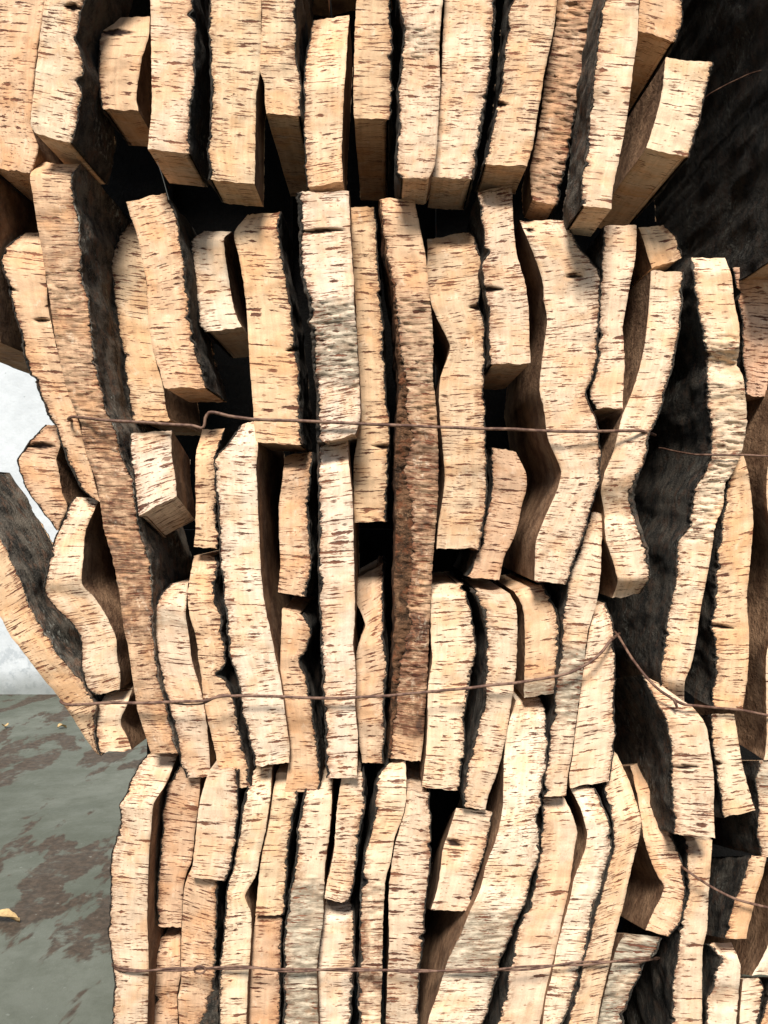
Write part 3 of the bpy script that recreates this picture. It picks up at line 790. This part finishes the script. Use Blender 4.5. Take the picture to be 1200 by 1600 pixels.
P('short streaked plank ending above a pinkish stub in the bottom bale', [(432,1207),(425,1250),(420,1287),(413,1317),(407,1350),(403,1387),(401,1410),(399,1430)], [(470,1207),(467,1240),(458,1283),(453,1317),(450,1343),(448,1383),(443,1431)], 'R', [(1200,60),(1250,15),(1430,12)], 't', .55, group=G4, bw=4)
P('pinkish stub of plank between two longer ones, crossed by the lowest wire', [(399,1434),(395,1470),(392,1510),(390,1560),(387,1600)], [(442,1434),(440,1467),(439,1517),(438,1567),(438,1600)], 'R', 26, 'r', .4, group=G4)
P('plank with a grey mouldy lower half in the bottom bale', [(478,1225),(467,1277),(463,1310),(460,1350),(453,1387),(448,1427),(443,1460),(443,1500),(443,1550),(442,1600)], [(520,1220),(519,1233),(517,1277),(513,1317),(508,1350),(506,1387),(505,1433),(499,1477),(495,1517),(496,1550),(497,1600)], 'L', [(1215,40),(1250,5),(1700,0)], 'p', .5, weather=[(1375,1800,.9)], rough=[(1370,1620,2)], group=G4, bw=3.5)
P('short plank with an orange knot near its top, bottom bale', [(535,1210),(528,1250),(525,1283),(523,1317),(518,1350),(510,1383),(507,1405)], [(568,1205),(572,1250),(565,1283),(563,1307),(560,1340),(555,1367),(550,1390),(543,1411)], 'R', 4, 'p', .55, stain=[(1243,1258,.3)], group=G4, bw=3.5)
P('pale stub under the plank with the orange knot', [(506,1415),(503,1450),(499,1483),(497,1517),(498,1560),(498,1600)], [(553,1413),(555,1450),(555,1500),(553,1533),(550,1570),(548,1600)], 'R', [(1405,60),(1440,28)], 'w', .42, group=G4, bw=4)
P('plank turning dark reddish brown towards its foot, middle of the bottom bale', [(602,1193),(592,1212),(587,1233),(583,1283),(573,1313),(567,1343),(565,1383),(562,1433),(562,1500),(558,1533),(560,1583),(560,1600)], [(634,1190),(635,1233),(633,1260),(627,1283),(617,1307),(612,1340),(603,1370),(600,1407),(598,1450),(597,1517),(595,1583),(595,1600)], 'L', [(1190,30),(1230,8)], 'p', .62, stain=[(1375,1430,.5),(1430,1580,.95)], rough=[(1380,1600,2)], group=G4, bw=3.5)
P('straight plank with fine even streaks, right of the reddish brown footed one', [(636,1237),(633,1267),(625,1293),(620,1310),(613,1343),(608,1387),(607,1433),(608,1483),(605,1533),(603,1600)], [(671,1238),(675,1300),(672,1350),(667,1400),(665,1450),(660,1483),(655,1517),(654,1560),(655,1600)], 'R', 12, 'p', .5, weather=[(1500,1800,.4)], group=G4)
P('wide block with a deep black slit, its underside over a dark hollow', [(713,1262),(702,1297),(692,1327),(688,1360),(683,1390),(673,1422)], [(770,1268),(765,1300),(757,1333),(750,1357),(740,1387),(733,1424)], 'R', 10, 'p', .35, ez=-.45, ln=240, group=G4, name='cork_block', cat='cork block', bw=1.5, cracks=[(696,1311,722,1323,5)])
P('broad plank sweeping down left with a grey weathered stretch, right of the slit block', [(806,1094),(798,1120),(790,1150),(787,1200),(785,1267),(773,1317),(760,1350),(750,1390),(733,1427),(720,1460),(700,1500),(687,1543),(675,1577),(668,1600)], [(843,1090),(850,1107),(855,1140),(855,1183),(850,1217),(845,1250),(838,1283),(844,1303),(843,1333),(833,1367),(823,1407),(810,1433),(797,1467),(783,1500),(773,1543),(763,1577),(755,1600)], 'R', [(1088,60),(1125,5),(1300,-12),(1600,-10)], 'w', .62, weather=[(1420,1530,.8)], rough=[(1410,1530,2)], group=G4, ln=380)
P('lightly streaked plank with a straight shaded top, right of the sweeping one', [(847,1247),(846,1293),(846,1327),(837,1373),(826,1413),(813,1440),(805,1477),(798,1510),(790,1550),(783,1577),(777,1600)], [(883,1247),(893,1270),(902,1300),(897,1327),(893,1360),(888,1393),(880,1427),(873,1463),(867,1490),(860,1523),(853,1557),(847,1583),(843,1600)], 'L', [(1240,30),(1275,12)], 'p', .45, group=G4)
P('bent bright plank with brown-spotted right edge in the bottom bale', [(892,1233),(907,1263),(917,1300),(915,1323),(907,1347),(897,1373),(890,1407),(883,1433),(872,1473),(867,1500),(860,1533),(853,1560),(848,1600)], [(930,1230),(943,1260),(955,1290),(957,1323),(947,1357),(940,1387),(930,1413),(923,1447),(917,1483),(907,1513),(900,1543),(890,1575),(880,1600)], 'R', [(1228,20),(1290,0)], 'w', .4, group=G4, bw=3.5, barkcol=2.0)
P('smooth tan plank following the bend of the brown-spotted one', [(945,1192),(944,1230),(953,1267),(959,1313),(954,1340),(944,1380),(934,1413),(924,1453),(914,1493),(904,1533),(895,1570),(887,1600)], [(964,1178),(983,1220),(993,1250),(1002,1283),(998,1313),(990,1343),(982,1377),(975,1410),(965,1447),(957,1483),(950,1517),(940,1560),(933,1600)], 'L', [(1175,60),(1230,20),(1285,-5)], 't', .4, group=G4)
P('zigzag plank with a triangular brown hollow on its left, lower right', [(985,1195),(995,1240),(1003,1283),(1007,1313),(1015,1340),(1027,1367),(1037,1383),(1033,1400),(1020,1427),(1008,1453)], [(1010,1185),(1022,1215),(1034,1255),(1049,1300),(1062,1338),(1070,1377),(1073,1393),(1068,1420),(1060,1447),(1046,1467)], 'R', [(1190,150),(1240,90),(1320,25),(1470,5)], 'o', .38, group=G4, ln=280, ez=-0.32)
P('grey lichen-covered plank end at the right end of the lowest wire', [(976,1458),(963,1483),(955,1510),(947,1543),(940,1573),(934,1600)], [(1035,1464),(1027,1487),(1010,1505),(1000,1523),(990,1547),(980,1570),(975,1600)], 'R', 12, 't', .7, weather=[(1400,1850,1.0)], rough=[(1400,1650,2.5)], group=G4, bw=4, barkcol=1.3, ez=-0.5)
P('upright plank directly below the slanted-top plank at the lower right', [(1070,1313),(1072,1350),(1075,1390),(1070,1420),(1060,1453),(1057,1493),(1052,1520),(1050,1560),(1048,1600)], [(1113,1312),(1110,1360),(1107,1400),(1105,1450),(1098,1483),(1097,1533),(1097,1600)], 'L', [(1305,60),(1345,22)], 'p', .45, group=G4)
P('bright plank with blue-grey patches, second from the right at the bottom', [(1104,1474),(1124,1497),(1117,1520),(1113,1543),(1104,1560),(1102,1600)], [(1143,1472),(1152,1493),(1157,1510),(1155,1540),(1153,1567),(1150,1600)], 'L', [(1465,50),(1500,15)], 'w', .3, weather=[(1535,1555,.8)], group=G4, bw=4, ez=-0.55)
P('narrow rounded plank end in the bottom right corner', [(1161,1530),(1158,1560),(1155,1600)], [(1186,1527),(1193,1543),(1190,1577),(1184,1600)], 'R', 12, 'w', .35, group=G4, ez=-0.55)
P('dark-edged plank cut off by the bottom right corner', [(1204,1530),(1194,1575),(1187,1600)], [(1270,1527),(1268,1575),(1265,1600)], 'L', 20, 'o', .6, group=G4, bw=3.5, ez=-0.55)

# ------------------------------------------------------------------ added sheets behind the stack, blackened to stand for gap shade
def rear_filler(label, x0, x1, z0, z1, y, th=0.045):
    nx, nz = 14, 24
    sd = random.uniform(0, 99)
    me = Mesh()
    fr, bk = [], []
    for i in range(nz + 1):
        a, b = [], []
        for j in range(nx + 1):
            X = x0 + (x1 - x0) * j / nx
            Z = z1 + (z0 - z1) * i / nz
            bow = 0.022 * math.sin(math.pi * j / nx)
            d = 0.010 * noise.noise(Vector((X * 14, Z * 9, sd)))
            a.append(Vector((X, y - bow + d, Z)))
            b.append(Vector((X, y - bow + th, Z)))
        fr.append(a)
        bk.append(b)
    uv = [[(j * 20, i * 20) for j in range(nx + 1)] for i in range(nz + 1)]
    me.grid(fr, uv, 0)
    me.grid(bk, uv, 1, flip=True)
    for side in (0, -1):
        me.grid([[fr[i][side], bk[i][side]] for i in range(nz + 1)], [[(0, i * 10), (40, i * 10)] for i in range(nz + 1)], 2, flip=(side == 0))
    for r in (0, -1):
        me.grid([fr[r], bk[r]], [[(j * 10, 0) for j in range(nx + 1)], [(j * 10, 40) for j in range(nx + 1)]], 2)
    loc = Vector(((x0 + x1) / 2, y, z0))
    o = me.build('added_sheet', [M_BARK, M_BELLY, M_CORK], None, loc, (0.05, 0.05, 0.05, 0.5))  # near-black tint paints in the darkness of the gaps between planks
    o['label'] = label
    o['category'] = 'added sheet'
    o['kind'] = 'thing'
    o['group'] = 'added dark sheets behind the stack'


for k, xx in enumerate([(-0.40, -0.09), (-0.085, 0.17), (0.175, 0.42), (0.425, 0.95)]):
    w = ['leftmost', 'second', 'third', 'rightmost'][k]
    rear_filler('added curved sheet behind the stack, blackened for gap shade, %s of the lower four' % w, xx[0], xx[1] + 0.03, 0.003, 0.72, 0.43 + 0.05 * (k % 2))
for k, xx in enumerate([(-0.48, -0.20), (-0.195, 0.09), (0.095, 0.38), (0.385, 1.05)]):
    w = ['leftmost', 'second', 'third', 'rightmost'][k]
    rear_filler('added curved sheet behind the stack, blackened for gap shade, %s of the upper four' % w, xx[0] if k else -0.42, xx[1] + 0.03, 0.70, 2.15, 0.53 + 0.05 * (k % 2))

rear_filler('added sheet blackened for gap shade, high at upper left behind the top bale', -0.74, -0.38, 1.10, 2.15, 0.48)

for k, (xa, xb) in enumerate([(-0.62, -0.1), (-0.095, 0.40), (0.405, 0.95)]):  # unseen cover sheets, added to keep sky light out behind the planks
    me = Mesh()
    top, bot = [], []
    for i in range(13):
        a, b = [], []
        for j in range(17):
            X, Y = xa + (xb - xa) * j / 16, 0.06 + 0.60 * i / 12
            z = 1.665 + 0.012 * noise.noise(Vector((X * 9, Y * 9, k))) + 0.02 * math.sin(math.pi * j / 16)
            a.append(Vector((X, Y, z + 0.03)))
            b.append(Vector((X, Y, z)))
        top.append(a)
        bot.append(b)
    uv = [[(j * 30, i * 30) for j in range(17)] for i in range(13)]
    me.grid(top, uv, 0)
    me.grid(bot, uv, 1, flip=True)
    for q_ in (0, -1):
        me.grid([[top[i][q_], bot[i][q_]] for i in range(13)], [[(0, i * 10), (30, i * 10)] for i in range(13)], 2)
        me.grid([top[q_], bot[q_]], [[(j * 10, 0) for j in range(17)], [(j * 10, 30) for j in range(17)]], 2)
    o = me.build('added_sheet', [M_BARK, M_BELLY, M_CORK], None, Vector(((xa + xb) / 2, 0.3, 1.665)), (0.6, 0.4, 0.25, 0.5))
    o['label'] = 'unseen sheet added across the stack top to block sky light, %s of three' % ['left one', 'middle one', 'right one'][k]
    o['category'] = 'added sheet'
    o['kind'] = 'thing'
    o['group'] = 'unseen sheets added on the stack'

# ------------------------------------------------------------------ wires
def tube(pts, r, nseg=8):
    me = Mesh()
    n = len(pts)
    rows = []
    for i, p in enumerate(pts):
        a = pts[max(0, i - 1)]
        b = pts[min(n - 1, i + 1)]
        d = (b - a).normalized()
        s = d.cross(Vector((0.1, 1, 0.2))).normalized()
        if s.length < 0.5:
            s = Vector((1, 0, 0))
        t = d.cross(s).normalized()
        rr = r * (1 + 0.12 * noise.noise(Vector((i * 0.3, r * 1000, 1))))
        rows.append([p + (s * math.cos(2 * math.pi * k / nseg) + t * math.sin(2 * math.pi * k / nseg)) * rr for k in range(nseg + 1)])
    me.grid(rows, [[(k * 2, i * 3) for k in range(nseg + 1)] for i in range(n)], 0)
    for r_ in (rows[0], rows[-1]):
        c = sum(r_[:-1], Vector()) / nseg
        me.grid([r_, [c] * (nseg + 1)], [[(0, 0)] * (nseg + 1)] * 2, 0)
    return me


def wire(label, pts, d, strands=1, twist=0.0, r=2.4, group='binding wires', name='binding_wire'):
    """pts in photo pixels, each (x, y) or (x, y, depth)."""
    P3 = [(p[0], p[1], p[2] if len(p) > 2 else d) for p in pts]
    n = int(sum(math.dist(a, b) for a, b in zip(P3, P3[1:])) / 5) + 4
    c, _ = catmull(P3, n)
    root = bpy.data.objects.new(name, None)
    C.objects.link(root)
    loc = W(*c[0])
    root.location = loc
    root['label'] = label
    root['category'] = 'wire'
    if group:
        root['group'] = group
    for s in range(strands):
        pp = []
        for i, q in enumerate(c):
            j = noise.noise(Vector((i * 0.09, s * 7.0, len(label)))) * 1.0
            ph = i * 0.17 + s * math.pi
            am = twist * (0.6 + 0.8 * abs(noise.noise(Vector((i * 0.04, 3.3, len(label))))))
            e = min(1, i / 6, (n - i) / 6)
            pp.append(W(q.x, q.y + j + am * math.sin(ph) * e, q.z + am * 0.6 * math.cos(ph) * e))
        tube(pp, r * S * (0.85 if strands > 1 else 1.0)).build('strand', [M_WIRE], root, loc)
    return root


wire('upper rusty wire with a sharp kink near its left part', [(150,668,120),(128,662,60),(107,655,10),(112,651,-4),(125,652,-12),(165,657),(205,659),(255,662),(300,665),(314,669),(319,666),(321,652),(327,644),(338,645),(360,651),(400,655),(475,658,-38),(560,662,-40),(680,667,-34),(800,671,-32),(880,674,-32),(935,674,-30),(970,673,-18),(1000,673,-8),(1012,676,6),(1024,680,90)], -32)
wire('lower rusty wire that rises at its right end over a peeling grey band', [(140,1100,160),(102,1090,60),(95,1096,5),(108,1101,-5),(160,1099,-10),(215,1098,-14),(265,1097,-20),(318,1095),(340,1089),(370,1087),(400,1087),(500,1091,-30),(555,1090,-32),(650,1083,-26),(700,1078,-24),(760,1072,-26),(806,1067,-26),(850,1060,-18),(890,1051,-20),(920,1036,-14),(940,1019,-10),(952,1003,-4),(957,998,8),(968,990,90)], -24, r=2.4)
wire('short second strand of wire looped beside the lower wire at left', [(262,1097,-16),(290,1101,-18),(318,1099,-20),(345,1085,-22),(372,1090,-22)], -20, r=1.5, name='wire_loop')
wire('lowest rusty wire of two twisted strands across the bottom bale', [(200,1500,120),(176,1506,20),(185,1513,-8),(215,1517,-14),(260,1515,-14),(300,1514,-14),(345,1512,-14),(400,1512,-14),(440,1516,-16),(550,1515,-14),(650,1517,-18),(720,1517,-26),(800,1514,-26),(850,1510,-18),(900,1506,-18),(950,1503,-18),(990,1500,-10),(1012,1499,2),(1030,1497,80)], -14, strands=2, twist=2.4, r=1.9)
lp = []
for k in range(15):
    a = math.pi * 2 * k / 12
    lp.append((312 + 9 * math.cos(a), 1515 + 6 * math.sin(a), -18 - 0.3 * k))
wire('small eye-shaped wire loop on the lowest wire at lower left', lp, -16, r=1.5, name='wire_loop')
wire('thin wire crossing the right bale high up beside the knobbly plank', [(1030,700,140),(1060,706,60),(1085,710,10),(1110,711),(1162,711),(1200,713),(1260,716)], -16, r=1.6)
wire('sagging wire running down right across the slanted-top plank', [(952,985,120),(963,990,60),(985,1025,10),(1005,1052,-14),(1030,1078,-26),(1065,1099,-30),(1090,1103,-28),(1110,1105,-18),(1160,1110,-12),(1200,1118,-10),(1260,1130,-10)], -12, r=2.1)
wire('wire slanting down right at the lower right corner of the stack', [(1050,1340,80),(1065,1354,20),(1080,1365,-4),(1110,1385,-4),(1150,1405,-14),(1200,1418,-14),(1260,1430,-14)], -12, r=2.0)
wire('faint thin wire against the black bark at the top right', [(1095,158,130),(1110,146,90),(1140,130,60),(1170,116,30),(1200,107,-6),(1240,100,-8)], 0, r=0.9)
wire('stub of wire hanging from the sagging wire on the slanted-top plank', [(1052,1092,-30),(1056,1100,-30),(1058,1106,-29)], -30, r=2.0, name='wire_stub')


# ------------------------------------------------------------------ small things
def floor_pt(px, py):
    k = H / ((py - CY) / F)            # distance at which this pixel meets the floor
    return Vector(((px - CX) / F * k, k - DCAM, 0.0))


def leaf(label, px, py, ln_, wd, rot):
    c = floor_pt(px, py)
    me = Mesh()
    rows = []
    for i in range(13):
        t = i / 12
        w = wd * math.sin(math.pi * min(1, t * 1.02)) ** 0.8 * (1 - 0.3 * t) + 0.0005
        row = []
        for j in range(5):
            f = j / 4 - 0.5
            x = (t - 0.5) * ln_
            y = f * 2 * w * (1 + 0.25 * noise.noise(Vector((t * 6, f * 5, px))))
            z = 0.006 + 0.006 * abs(f) * 2 + 0.006 * math.sin(t * 4 + f)
            row.append(Vector((x * math.cos(rot) - y * math.sin(rot), x * math.sin(rot) + y * math.cos(rot), z)) + c)
        rows.append(row)
    me.grid(rows, [[(j, i) for j in range(5)] for i in range(13)], 0)
    dn = [[v - Vector((0, 0, 0.0012)) for v in r] for r in rows]
    me.grid(dn, [[(j, i) for j in range(5)] for i in range(13)], 0, flip=True)
    o = me.build('dry_leaf', [M_LEAF], None, c, (1, 1, 1, 1))
    o['label'] = label
    o['category'] = 'leaf'
    o['group'] = 'dry leaves on the floor'


leaf('largest dry yellow leaf on the stained floor at the left edge', 10, 1441, 0.052, 0.016, -0.1)
leaf('small pale leaf scrap on the floor near the lower left block', 97, 1139, 0.030, 0.014, 0.5)
leaf('small pale leaf scrap on the floor at the left edge under the wall', 8, 1138, 0.028, 0.013, 2.0)

w1 = wire('white cobweb thread hanging from the top row to the flaking corner', [(243,246,-3),(249,262,0),(255,280,5),(262,305,15),(264,312,18)], 0, r=0.5, group=None, name='cobweb_thread')
w1['category'] = 'cobweb'
for ch in w1.children:
    ch.name = 'thread'
    ch.data.materials[0] = M_SILK
